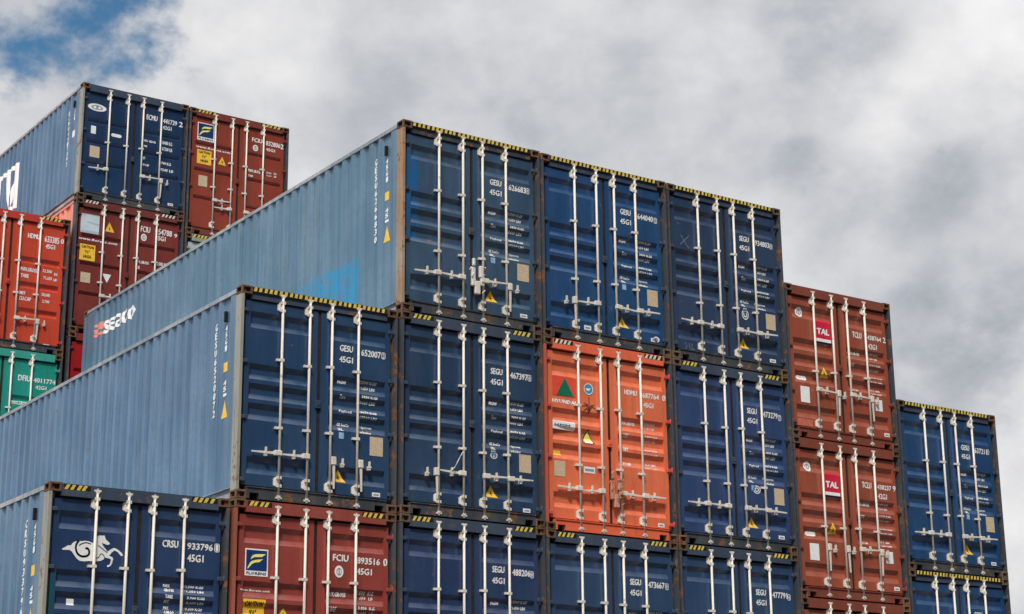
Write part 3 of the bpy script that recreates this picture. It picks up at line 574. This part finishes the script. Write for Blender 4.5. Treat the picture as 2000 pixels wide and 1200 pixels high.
# ------------------------------------------------------------------ one container
BARX = (.628, 1.046, 1.392, 1.810)
def container(spec):
    H = spec['H']; tr = DESIGNS[spec['design']]; doorm, sidem, framem = spec['mats']; castm = spec.get('cast', M_CAST)
    root = bpy.data.objects.new('shipping_container', None); COL.objects.link(root)
    x, y, zt = spec['pos']; root.location = (x, y, zt - H); root.empty_display_size = .5
    root['label'] = spec['label']; root['category'] = 'shipping container'; root['group'] = spec['group']
    hk = round(H, 3)
    # frame
    for iz, z in ((0, 0), (1, H - .118)):
        for sx, xx in ((-1, 0), (1, W_ - .162)):
            for sy, yy in ((-1, 0), (1, L_ - .178)):
                part('corner_casting', cached(('cast', sx, sy), 'corner_casting', castm, lambda bm: casting(bm, sx, sy)), root, (xx, yy, z))
    for sx in (-1, 1):
        part('corner_post', cached(('post', hk, sx), 'corner_post', spec['post'] if sx < 0 else spec.get('post_r', spec['post']), lambda bm: post_bm(bm, H, sx)), root)
        part('top_side_rail', cached(('railt', hk, sx), 'top_side_rail', spec['rail'], lambda bm: rail_top_bm(bm, H, sx)), root)
        part('bottom_side_rail', cached(('railb', sx), 'bottom_side_rail', spec['rail'], lambda bm: rail_bot_bm(bm, sx)), root)
        wall = part('side_wall', cached(('wall', hk, sx), 'side_wall', sidem, lambda bm: build_wall(bm, H, sx > 0)), root)
        if sx < 0: left_wall = wall
    part('roof', cached(('roof', hk), 'roof', sidem, lambda bm: roof_bm(bm, H)), root)
    part('end_wall', cached(('end', hk), 'end_wall', sidem, lambda bm: end_bm(bm, H)), root)
    part('floor_pan', cached(('floor',), 'floor_pan', M_DARK, lambda bm: add_box(bm, .08, W_ - .08, .12, L_ - .1, .10, .15)), root)
    st = spec.get('stripe', 'ends'); haz = COLORS['hazw' if st == 'endsw' else 'hazy']
    part('door_header', cached(('head', hk, st), 'door_header', [framem, haz, COLORS['hazb']], lambda bm: header_bm(bm, H, st)), root)
    part('door_sill', cached(('sill',), 'door_sill', spec['sill'], sill_bm), root)
    part('gasket', cached(('gask', hk), 'gasket', M_RUBBER, lambda bm: (add_box(bm, .1155, W_ - .1155, .122, .132, .1725, H - .1665), add_box(bm, 1.194, 1.244, .066, .1075, .175, H - .168), add_box(bm, .12, 1.1935, .075, .1075, .1725, .190), add_box(bm, 1.2445, W_ - .12, .075, .1075, .1725, .190))), root)
    # doors with their fittings
    doors = []
    for right in (False, True):
        doors.append(part('door', cached(('door', hk, spec['design'], right), 'door', doorm, lambda bm: build_door(bm, H, tr, right)), root))
    guides = spec.get('guides', (.985, 1.90)); th = spec.get('handle_t', 2.245)
    yb = .012
    for i, bx_ in enumerate(BARX):
        d = doors[i // 2]
        part('locking_bar', cached(('bar', hk), 'locking_bar', M_BAR, lambda bm: build_bar(bm, H)), d, (bx_, yb, 0))
        for t in (.225, H - .27):
            part('bar_bracket', cached(('brk',), 'bar_bracket', M_BAR, lambda bm: build_bracket(bm, True)), d, (bx_, yb + .012, H - t))
        for t in guides:
            part('bar_guide', cached(('gui',), 'bar_guide', M_BAR, lambda bm: build_bracket(bm, False)), d, (bx_, yb + .006, H - t + random.uniform(-.018, .018)))
        hcode = spec.get('handles', 'LLRR')[i]
        hm = cached(('hdl',), 'handle', M_BAR, build_handle); cm = cached(('cat',), 'handle_catch', M_BAR, build_catch)
        zt_ = H - th + spec.get('hz', (0, 0, 0, 0))[i]
        tilt = random.uniform(-.055, .055)
        if hcode == 'L':
            part('handle', hm, d, (bx_ - .01, yb - .012, zt_), (0, tilt, math.pi)); part('handle_catch', cm, d, (bx_ - .205, yb + .008, zt_ + .005))
        elif hcode == 'R':
            part('handle', hm, d, (bx_ + .01, yb - .012, zt_), (0, tilt, 0)); part('handle_catch', cm, d, (bx_ + .205, yb + .008, zt_ + .005))
        elif hcode in 'Dd':
            s = 1 if hcode == 'D' else -1
            part('handle', hm, d, (bx_ + .045 * s, yb - .008, zt_), (0, math.pi / 2 + random.uniform(-.05, .05), 0)); part('handle_catch', cm, d, (bx_ + .19 * s, yb + .012, zt_ - .03))
    for right in (0, 1):
        for t in (.33, 1.04, 1.80, H - .26):
            hx = .080 if not right else W_ - .080
            part('hinge', cached(('hin', right), 'hinge', spec.get('hinge', framem), lambda bm: (build_hinge(bm), bmesh.ops.scale(bm, vec=((1, -1)[right], 1, 1), verts=bm.verts))), doors[right], (hx, YD - .018, H - t))
    part('lock_plate', cached(('lockp',), 'lock_plate', framem, lambda bm: (add_box(bm, -.03, .05, -.02, .012, -.06, .05), bevel_all(bm, .006), add_box(bm, -.012, .032, -.028, -.0205, -.02, .02))), doors[1], (1.19, YD - .014, H - spec.get('lock_t', 1.50)))
    rj = random.Random(spec['id'])
    def shift(e):
        if e[0] not in 'TBRYCOK' or spec['id'] in ('gesu65', 'hdmu68', 'crsu'): return e
        dx, dt = (rj.uniform(-.012, .012), rj.uniform(-.016, .016)) if e[0] != 'T' else (gx, gt)
        return e[:2] + tuple(q + (dx if k % 2 == 0 else dt) for k, q in enumerate(e[2:]))
    gx, gt = rj.uniform(-.012, .012), rj.uniform(-.014, .014)
    ents = [shift(e) for e in spec.get('marks', [])]
    sub = {'{A}': '', '{B}': '', '{C}': ''}
    if 'code' in spec: sub.update(dict(zip(('{A}', '{B}', '{C}'), spec['code'])))
    sub_t = dict(sub)
    class SubD(dict): pass
    sd = SubD(sub_t)
    res = marks_wrap(ents, H, sd, doorm)
    for (k, right), (bm, mats, nm, lift) in res.items():
        conform(bm, tr, H, lift); part(nm, to_mesh(bm, nm, mats), doors[1 if right else 0])
    if spec.get('side'):
        part('vent_cover', cached(('vent',), 'vent_cover', M_DARK, lambda bm: (add_box(bm, .002, .040, .49, .535, -.15, 0), bevel_all(bm, .004))), left_wall, (0, 0, H - .26))
    # writing on the long side
    for kind, *n in spec.get('side', []):
        bm = bmesh.new(); nm, mt = 'lettering', M_WHITE
        def yz(pts): bm.faces.new([bm.verts.new((0, a, H - t)) for a, t in pts])
        if kind == 'stack':            # upright letters one under another
            s, yc, w, t0, t1 = n; dt = (t1 - t0) / len(s)
            for k, ch in enumerate(s):
                if ch != ' ':
                    b2 = bmesh.new(); add_text(b2, ch, -w / 2, t0 + k * dt + dt * .1, w / 2, t0 + (k + 1) * dt - dt * .02, H, bold=.16)
                    mp = {v: bm.verts.new((v.co.y, yc - v.co.x, v.co.z)) for v in b2.verts}
                    for f in b2.faces: bm.faces.new([mp[v] for v in f.verts])
                    b2.free()
        elif kind == 'text':           # reads from the far end to the near end
            s, y0, y1, t0, t1, bold, mt = n; ln = abs(y1 - y0)
            b2 = bmesh.new(); add_text(b2, s, 0, t0, ln, t1, H, bold=bold)
            for v in b2.verts: v.co.x /= ln
            mp = {v: bm.verts.new((v.co.y, y0 + (y1 - y0) * v.co.x, v.co.z)) for v in b2.verts}
            for f in b2.faces: bm.faces.new([mp[v] for v in f.verts])
            b2.free()
        elif kind == 'rect':
            y0, y1, t0, t1, mt, nm = n; yz([(y0, t0), (y1, t0), (y1, t1), (y0, t1)])
        elif kind == 'poly':
            pts, mt, nm = n; yz(pts)
        conform_side(bm, .0035 + (.003 if nm == 'lettering' else 0)); part(nm, to_mesh(bm, nm, mt), left_wall)
    return root, doors
def marks_wrap(ents, H, sd, doorm):
    global marks
    class S2(dict):
        def items(self): return [(a, b) for a, b in dict.items(self) if isinstance(b, str)]
    s = S2(sd); s['paint'] = doorm
    return marks(ents, H, s)
# ================================================================== paints
RS = lambda k: .12 + .1 * k
def doorpaint(n, rgb, **k): return paint('door_paint_' + n, rgb, **{**dict(rust=.20, fade=.34, grime=.36, rough=.30, spec=.85, bump=.16), **k})
def sidepaint(n, rgb, **k): return paint('wall_paint_' + n, rgb, **{**dict(rust=.24, fade=.5, grime=.22, rough=.30, spec=.6, bump=.5, bands=.34), **k})
def framepaint(n, rgb, **k): return paint('frame_paint_' + n, rgb, **{**dict(rust=.42, fade=.35, grime=.45, rough=.6, spec=.3, bump=.2), **k})
BLUE_SIDE = sidepaint('weathered_blue', (66, 99, 128), fadecol=(102, 131, 156))
BLUE_SIDE2 = sidepaint('weathered_blue_teal_patch', (70, 106, 130), fadecol=(108, 137, 156), patches=((-.2, .2, 1.32, 3.3, .1, 1.12, (12, 132, 176), .065, 1.0),))
ECMU_SIDE = sidepaint('steel_blue', (56, 94, 128), fadecol=(96, 130, 156), rust=.22)
NAVY_FRAME = framepaint('navy', (52, 66, 84))
GREY_FRAME = framepaint('dirty_navy', (52, 60, 70), rust=.6, grime=.45, fadecol=(92, 94, 90))
POST_GREY = paint('post_greyed', (150, 150, 140), rust=.50, fade=.5, fadecol=(160, 158, 148), grime=.45, rough=.65, spec=.3)
POST_RUST = paint('post_rusted', (160, 120, 84), rust=.7, fade=.55, fadecol=(166, 166, 156), grime=.4, rough=.7, spec=.25)
POST_DARK = paint('post_dark', (62, 68, 76), rust=.62, fade=.4, grime=.5, rough=.65, spec=.3)
RAIL_PALE = paint('rail_chalky', (128, 136, 142), rust=.42, fade=.5, fadecol=(186, 188, 186), grime=.35, rough=.6, spec=.35)
RAIL_DARK = paint('rail_dark', (60, 72, 88), rust=.5, fade=.4, grime=.5, rough=.6, spec=.3)
def rustset(n, door, side, frame, post=None):
    return (doorpaint(n, door, grime=.26, rust=.14, fade=.26, fadecol=tuple(min(255, int(c * 1.16 + 14)) for c in door)), sidepaint(n, side), framepaint(n, frame, rust=.28, grime=.3, fade=.3))
R_TAL = rustset('red_oxide', (148, 74, 53), (150, 80, 64), (122, 60, 46))
R_FLO = rustset('brown_red', (140, 60, 52), (178, 104, 84), (138, 62, 54))
R_FLB = rustset('deep_brown_red', (138, 58, 43), (208, 128, 104), (116, 50, 38))
R_FLC = rustset('dark_brown_red', (118, 48, 42), (208, 128, 104), (104, 44, 38))
R_ORG = rustset('orange', (222, 110, 74), (220, 110, 76), (222, 100, 66))
R_HMB = rustset('red_orange', (194, 68, 44), (200, 80, 60), (180, 54, 40))
R_TEAL = rustset('teal', (26, 142, 126), (40, 140, 128), (50, 150, 136))
R_RED = rustset('signal_red', (158, 22, 26), (160, 40, 40), (120, 30, 28))
R_GREY = rustset('pale_grey', (176, 186, 184), (176, 186, 184), (150, 150, 130))
def blue(n, rgb, **k): return (doorpaint(n, rgb, **k), BLUE_SIDE, NAVY_FRAME)

HC, ST = 2.896, 2.591
# ------------------------------------------------------------------ ground far below the frame
gm, gg = new_mat('yard_asphalt'); gv, go = coords(gg)
gcol = gg.mix(gg.ramp(gg.noise(gv, .35, 6, .6), .3, .7), (.040, .040, .040), (.062, .061, .058))
finish(gm, gg, gg.mix(gg.math('MULTIPLY', gg.ramp(gg.noise(gv, 9, 5, .65), .4, .7), .4), gcol, (.03, .03, .03)), .85)
bm = bmesh.new(); bm.faces.new([bm.verts.new((x, y, -5.80)) for x, y in ((-900, -900), (900, -900), (900, 900), (-900, 900))])
gr = bpy.data.objects.new('ground', to_mesh(bm, 'ground', gm)); COL.objects.link(gr); gr['kind'] = 'structure'

# ================================================================== the stacks
SEACO = DECALS['gesu65']; TALM = DECALS['tclu764']
FRONT, BACK = 'containers in the front stepped stack', 'containers in the stack behind'
def side_marks(code, big=True):
    return [('stack', code, .83, .07, .35, 1.68), ('stack', '45G1', .515, .065, .44, .82), ('rect', .575, .455, .97, 1.10, COLORS['yellow'], 'label_plate'),
            ('stack', '45', .515, .10, 1.21, 1.38), ('rect', .565, .465, 1.40, 1.44, COLORS['white'], 'label_plate'), ('poly', [(.505, 1.49), (.602, 1.74), (.418, 1.74)], COLORS['yellow'], 'warning_label')]
M = MATS
WHITE = COLORS['white']
base = dict(post=POST_DARK, post_r=POST_DARK, rail=RAIL_DARK, sill=GREY_FRAME, group=FRONT, H=HC, design='five', stripe='ends')
CONT = [
 dict(id='crsu', mats=(doorpaint('navy_horse', (28, 56, 94), patches=((.05, .165, 0, .3, .3, 1.80, (16, 84, 98), .012, .9),)), BLUE_SIDE, NAVY_FRAME), cast=M_CASTB, post=POST_GREY, rail=RAIL_PALE,
      marks=DECALS['crsu'] + [('HORSE', '', 0, 0)], side=side_marks('CRSU9337961'), label='navy container at the bottom left with a white winged horse emblem and number 933796'),
 dict(id='fciu89', mats=R_FLO, marks=DECALS['fciu89'], cast=M_CASTB, post=framepaint('post_brown_red', (150, 84, 64), rust=.3), sill=R_FLO[2], stripe='ends', label='brown red container numbered 893516 with square blue logo, right of the winged horse one'),
 dict(id='gesu65', mats=blue('navy_a', (33, 64, 98)), stripe='full', post=POST_GREY, rail=RAIL_PALE, cast=M_CASTB, marks=SEACO, code=('GESU', '652007', '2'), handles='LLDD', side=side_marks('GESU6520072'),
      label='navy container numbered 652007 on top of the brown red one with the square logo'),
 dict(id='segu48', mats=blue('navy_b', (33, 55, 92)), marks=SEACO, code=('SEGU', '488206', '8'), label='navy container numbered 488206 at the bottom edge, right of the brown red 893516'),
 dict(id='segu46', mats=blue('navy_c', (34, 60, 90)), marks=SEACO + DECALS['segu46'], code=('SEGU', '467397', '0'), handles='dLRR', wire=True, label='navy container numbered 467397 left of the orange one, a wire hanging by its handle'),
 dict(id='gesu62', mats=(doorpaint('grey_navy', (48, 74, 100), rust=.14, fade=.34, fadecol=(84, 108, 132), patches=((.05, .30, 0, .3, 1.12, 2.45, (18, 96, 156), .03, .8),)), BLUE_SIDE2, GREY_FRAME), stripe='full', post=POST_RUST, rail=RAIL_PALE,
      marks=SEACO, code=('GESU', '626683', '0'), handles='LLRD', lock=True, side=side_marks('GESU6266830') + [('text', 'seaco', 11.15, 9.66, .43, .70, .10, M_WHITE)] + [('rect', a, b, c, d, COLORS['orange'], 'logo') for a, b, c, d in ((11.64, 11.22, .40, .455), (11.45, 11.22, .455, .50), (11.64, 11.22, .50, .545), (11.64, 11.42, .545, .59), (11.64, 11.22, .60, .655))],
      label='faded blue container numbered 626683 with rusty left post and side wall reading seaco'),
 dict(id='segu47b', mats=blue('navy_d', (40, 67, 100)), marks=SEACO, code=('SEGU', '473667', '0'), label='navy container numbered 473667 directly under the orange container'),
 dict(id='hdmu68', mats=R_ORG, post=framepaint('post_orange', (180, 84, 64), rust=.45), sill=R_ORG[2], stripe='endsw', marks=DECALS['hdmu68'] + [('STAIN', '', .845, .83, .85, .98, .84, 1.08), ('STAIN', '', .72, .98, .80, .96, .85, 1.04), ('STAIN', '', .98, 1.0, .90, .97, .85, 1.05), ('STAIN', '', .75, 1.04, .80, 1.01, .84, 1.06), ('STAIN', '', .76, .93, .82, .95, .845, 1.02), ('STAIN', '', .94, .94, .88, .96, .85, 1.03)], lock='rust', hinge=framepaint('hinge_red', (206, 70, 68), rust=.2, grime=.1), label='bright orange container with a green triangle logo in the middle of the stack'),
 dict(id='gesu64', mats=blue('royal_blue', (24, 68, 112), fade=.30), stripe='full', marks=SEACO + DECALS['gesu64'], code=('GESU', '644040', '2'), handles='dLRR', label='royal blue container numbered 644040 on top of the orange container'),
 dict(id='segu477', mats=blue('navy_e', (38, 66, 100)), marks=SEACO, code=('SEGU', '477791', '4'), label='navy container numbered 477791 at the bottom edge under number 473279'),
 dict(id='segu47', mats=blue('violet_navy', (42, 66, 108)), marks=SEACO + DECALS['segu47'], code=('SEGU', '473279', '7'), label='violet navy container numbered 473279 right of the orange container'),
 dict(id='segu93', mats=blue('slate_navy', (38, 60, 90)), stripe='full', marks=SEACO + DECALS['segu93'] + [('SCRATCH', '', .28, .98, .47, .80), ('SCRATCH', '', .29, .82, .45, 1.02), ('SCRATCH', '', .30, 2.60, .34, 2.66, .30, 2.70), ('SCRATCH', '', .38, 2.60, .40, 2.70), ('SCRATCH', '', .44, 2.60, .44, 2.70, .49, 2.69), ('SCRATCH', '', .60, 2.66, .64, 2.62, .66, 2.70)], code=('SEGU', '934803', '0'), label='slate navy container numbered 934803 with a cross scratched into its left door'),
 dict(id='tclu764', mats=R_TAL, H=ST, design='tal', stripe='none', marks=TALM, code=('TCLU', '438764', '2'), handles='RDRD', label='red oxide container numbered 438764, the topmost of the red column at the right', guides=(1.42,), handle_t=1.745, sill=R_TAL[2], lock_t=1.30),
 dict(id='tclu237', mats=R_TAL, H=ST, design='tal', stripe='none', marks=TALM[:-1], code=('TCLU', '438237', '9'), handles='DDRD', label='red oxide container numbered 438237, second from the top of the red column', guides=(1.42,), handle_t=1.745, sill=R_TAL[2], lock_t=1.30),
 dict(id='rust3', mats=R_TAL, H=ST, design='tal', stripe='none', handles='RDRD', label='red oxide container at the bottom edge with only its header and bar tops showing', guides=(1.42,), handle_t=1.745, sill=R_TAL[2], lock_t=1.30),
 dict(id='gesu63', mats=blue('deep_blue', (26, 66, 108)), stripe='full', marks=SEACO, code=('GESU', '637211', '8'), label='deep blue container numbered 637211 at the far right'),
 dict(id='blue6', mats=blue('deep_blue', (26, 66, 108)), stripe='full', marks=SEACO, code=('GESU', '', ''), label='deep blue container in the bottom right corner under number 637211'),
 dict(id='ecmu', mats=(doorpaint('prussian_blue', (18, 48, 82), rust=.08, patches=((.05, .9, 0, .3, .15, .75, (22, 74, 118), .2, .5),)), ECMU_SIDE, NAVY_FRAME), H=ST, design='low3', stripe='none', post=POST_GREY, rail=RAIL_PALE, group=BACK, marks=DECALS['ecmu'], handles='L.RD', handle_t=1.86, guides=(1.25,),
      side=[('stack', 'ECMU4417392', .83, .07, .38, 1.66), ('stack', '42G1', .515, .065, .34, .70), ('rect', .60, .46, .93, 1.08, WHITE, 'label_plate'), ('rect', 4.07, 3.74, .60, 1.70, WHITE, 'lettering'), ('rect', 9.0, 4.07, .60, .71, WHITE, 'lettering'), ('rect', 9.0, 4.07, 1.58, 1.70, WHITE, 'lettering'),
            ('poly', [(4.62, .71), (4.30, .71), (4.22, 1.58), (4.42, 1.58)], WHITE, 'lettering'), ('poly', [(4.0702, .85), (4.0702, 1.20), (4.20, 1.58), (4.42, 1.58)], WHITE, 'lettering'), ('rect', 5.3, 5.0, .71, 1.58, WHITE, 'lettering')],
      label='blue container numbered 441739 at the top left, long side wall in view'),
 dict(id='fciu95', mats=R_FLC, design='high3', group=BACK, marks=DECALS['fciu95'], handles='RLRL', handle_t=2.05, guides=(1.12, 1.75), stripe='endsw', sill=R_FLC[2], rail=paint('rail_pink', (196, 130, 112), rust=.3), label='dark brown red container numbered 954788 with a pale silver sticker, under the blue 441739'),
 dict(id='red', mats=R_RED, design='high3', group=BACK, stripe='none', marks=[('R', 'beige', .62, .92, .98, 1.20)], sill=R_RED[2], label='bright red container mostly hidden behind the seaco side wall, right of the teal one'),
 dict(id='fciu83', mats=R_FLB, design='high3', group=BACK, stripe='fullend', marks=DECALS['fciu83'], handles='RLRL', handle_t=2.2, hz=(.14, 0, 0, 0), guides=(1.12, 1.75), sill=R_FLB[2], label='brown red container numbered 832806 with square blue logo, right of the blue 441739'),
 dict(id='grey', mats=R_GREY, design='high3', group=BACK, stripe='fullend', sill=R_GREY[2], label='pale grey container just showing under the brown red 832806'),
 dict(id='hdmu63', mats=R_HMB, design='deep3', group=BACK, stripe='right', marks=DECALS['hdmu63'], handles='LLRD', guides=(1.05, 1.72), sill=GREY_FRAME, handle_t=2.25, label='red orange container numbered 633385 at the left edge in the rear stack'),
 dict(id='dfiu', mats=R_TEAL, design='deep3', H=ST, group=BACK, stripe='none', marks=DECALS['dfiu'], guides=(1.2,), handle_t=1.86, sill=R_TEAL[2], label='teal green container numbered 4011774 under the red orange one at the left edge'),
]
POS = {'crsu': (-0.023, 0.025, -0.004), 'gesu65': (2.471, 0.006, 2.911), 'fciu89': (2.471, 0.006, 0.015), 'gesu62': (4.953, -0.015, 5.822), 'segu46': (4.953, -0.015, 2.926), 'segu48': (4.953, -0.015, 0.03), 'gesu64': (7.406, -0.028, 5.801), 'hdmu68': (7.406, -0.028, 2.905), 'segu47b': (7.406, -0.028, 0.009), 'segu93': (9.886, -0.007, 5.807), 'segu47': (9.886, -0.007, 2.911), 'segu477': (9.886, -0.007, 0.015), 'tclu764': (12.347, 0.004, 4.542), 'tclu237': (12.347, 0.004, 1.951), 'rust3': (12.347, 0.004, -0.64), 'gesu63': (14.826, 0.016, 2.864), 'blue6': (14.826, 0.016, -0.032), 'ecmu': (5.146, 13.464, 11.252), 'fciu95': (5.146, 13.464, 8.661), 'red': (5.146, 13.464, 5.765), 'fciu83': (7.612, 13.464, 11.237), 'grey': (7.612, 13.464, 8.341), 'hdmu63': (2.619, 13.464, 8.125), 'dfiu': (2.619, 13.464, 5.229)}
for c in CONT:
    sp = dict(base); sp.update(c); sp['pos'] = POS[c['id']]
    root, doors = container(sp); H = sp['H']
    if sp.get('lock'):            # knot of seals and a lock box over the door joint
        b = bmesh.new(); rnd = random.Random(3)
        add_box(b, -.075, -.01, -.05, .0, -.16, .12); add_box(b, .06, .13, -.05, .0, -.02, .16); add_box(b, -.02, .07, -.055, -.005, -.28, -.08); add_box(b, .08, .15, -.045, .0, -.14, .0)
        add_box(b, -.06, -.015, -.055, -.01, .14, .26); bevel_all(b, .01)
        for k in range(9):
            p = Vector((rnd.uniform(-.09, .16), -.03 - rnd.random() * .03, rnd.uniform(-.25, .2))); q = p + Vector((rnd.uniform(-.07, .07), 0, rnd.uniform(-.10, .10))); add_cyl(b, p, q, .008, seg=6)
        part('lock_box', to_mesh(b, 'lock_box', M_BAR if sp['lock'] is True else paint('rusted_lock', (190, 110, 80), rust=.7, fade=.4, fadecol=(214, 190, 176))), doors[1], (1.235, .0, H - 2.20))
        add = None
    if sp.get('wire'):
        b = bmesh.new(); pts = [Vector((1.01, -.02, H - 1.94)), Vector((.95, -.03, H - 2.03)), Vector((.87, -.035, H - 2.17)), Vector((.80, -.02, H - 2.24))]
        for p, q in zip(pts, pts[1:]): add_cyl(b, p, q, .006, seg=6)
        part('seal_wire', to_mesh(b, 'seal_wire', M_BAR), doors[0])
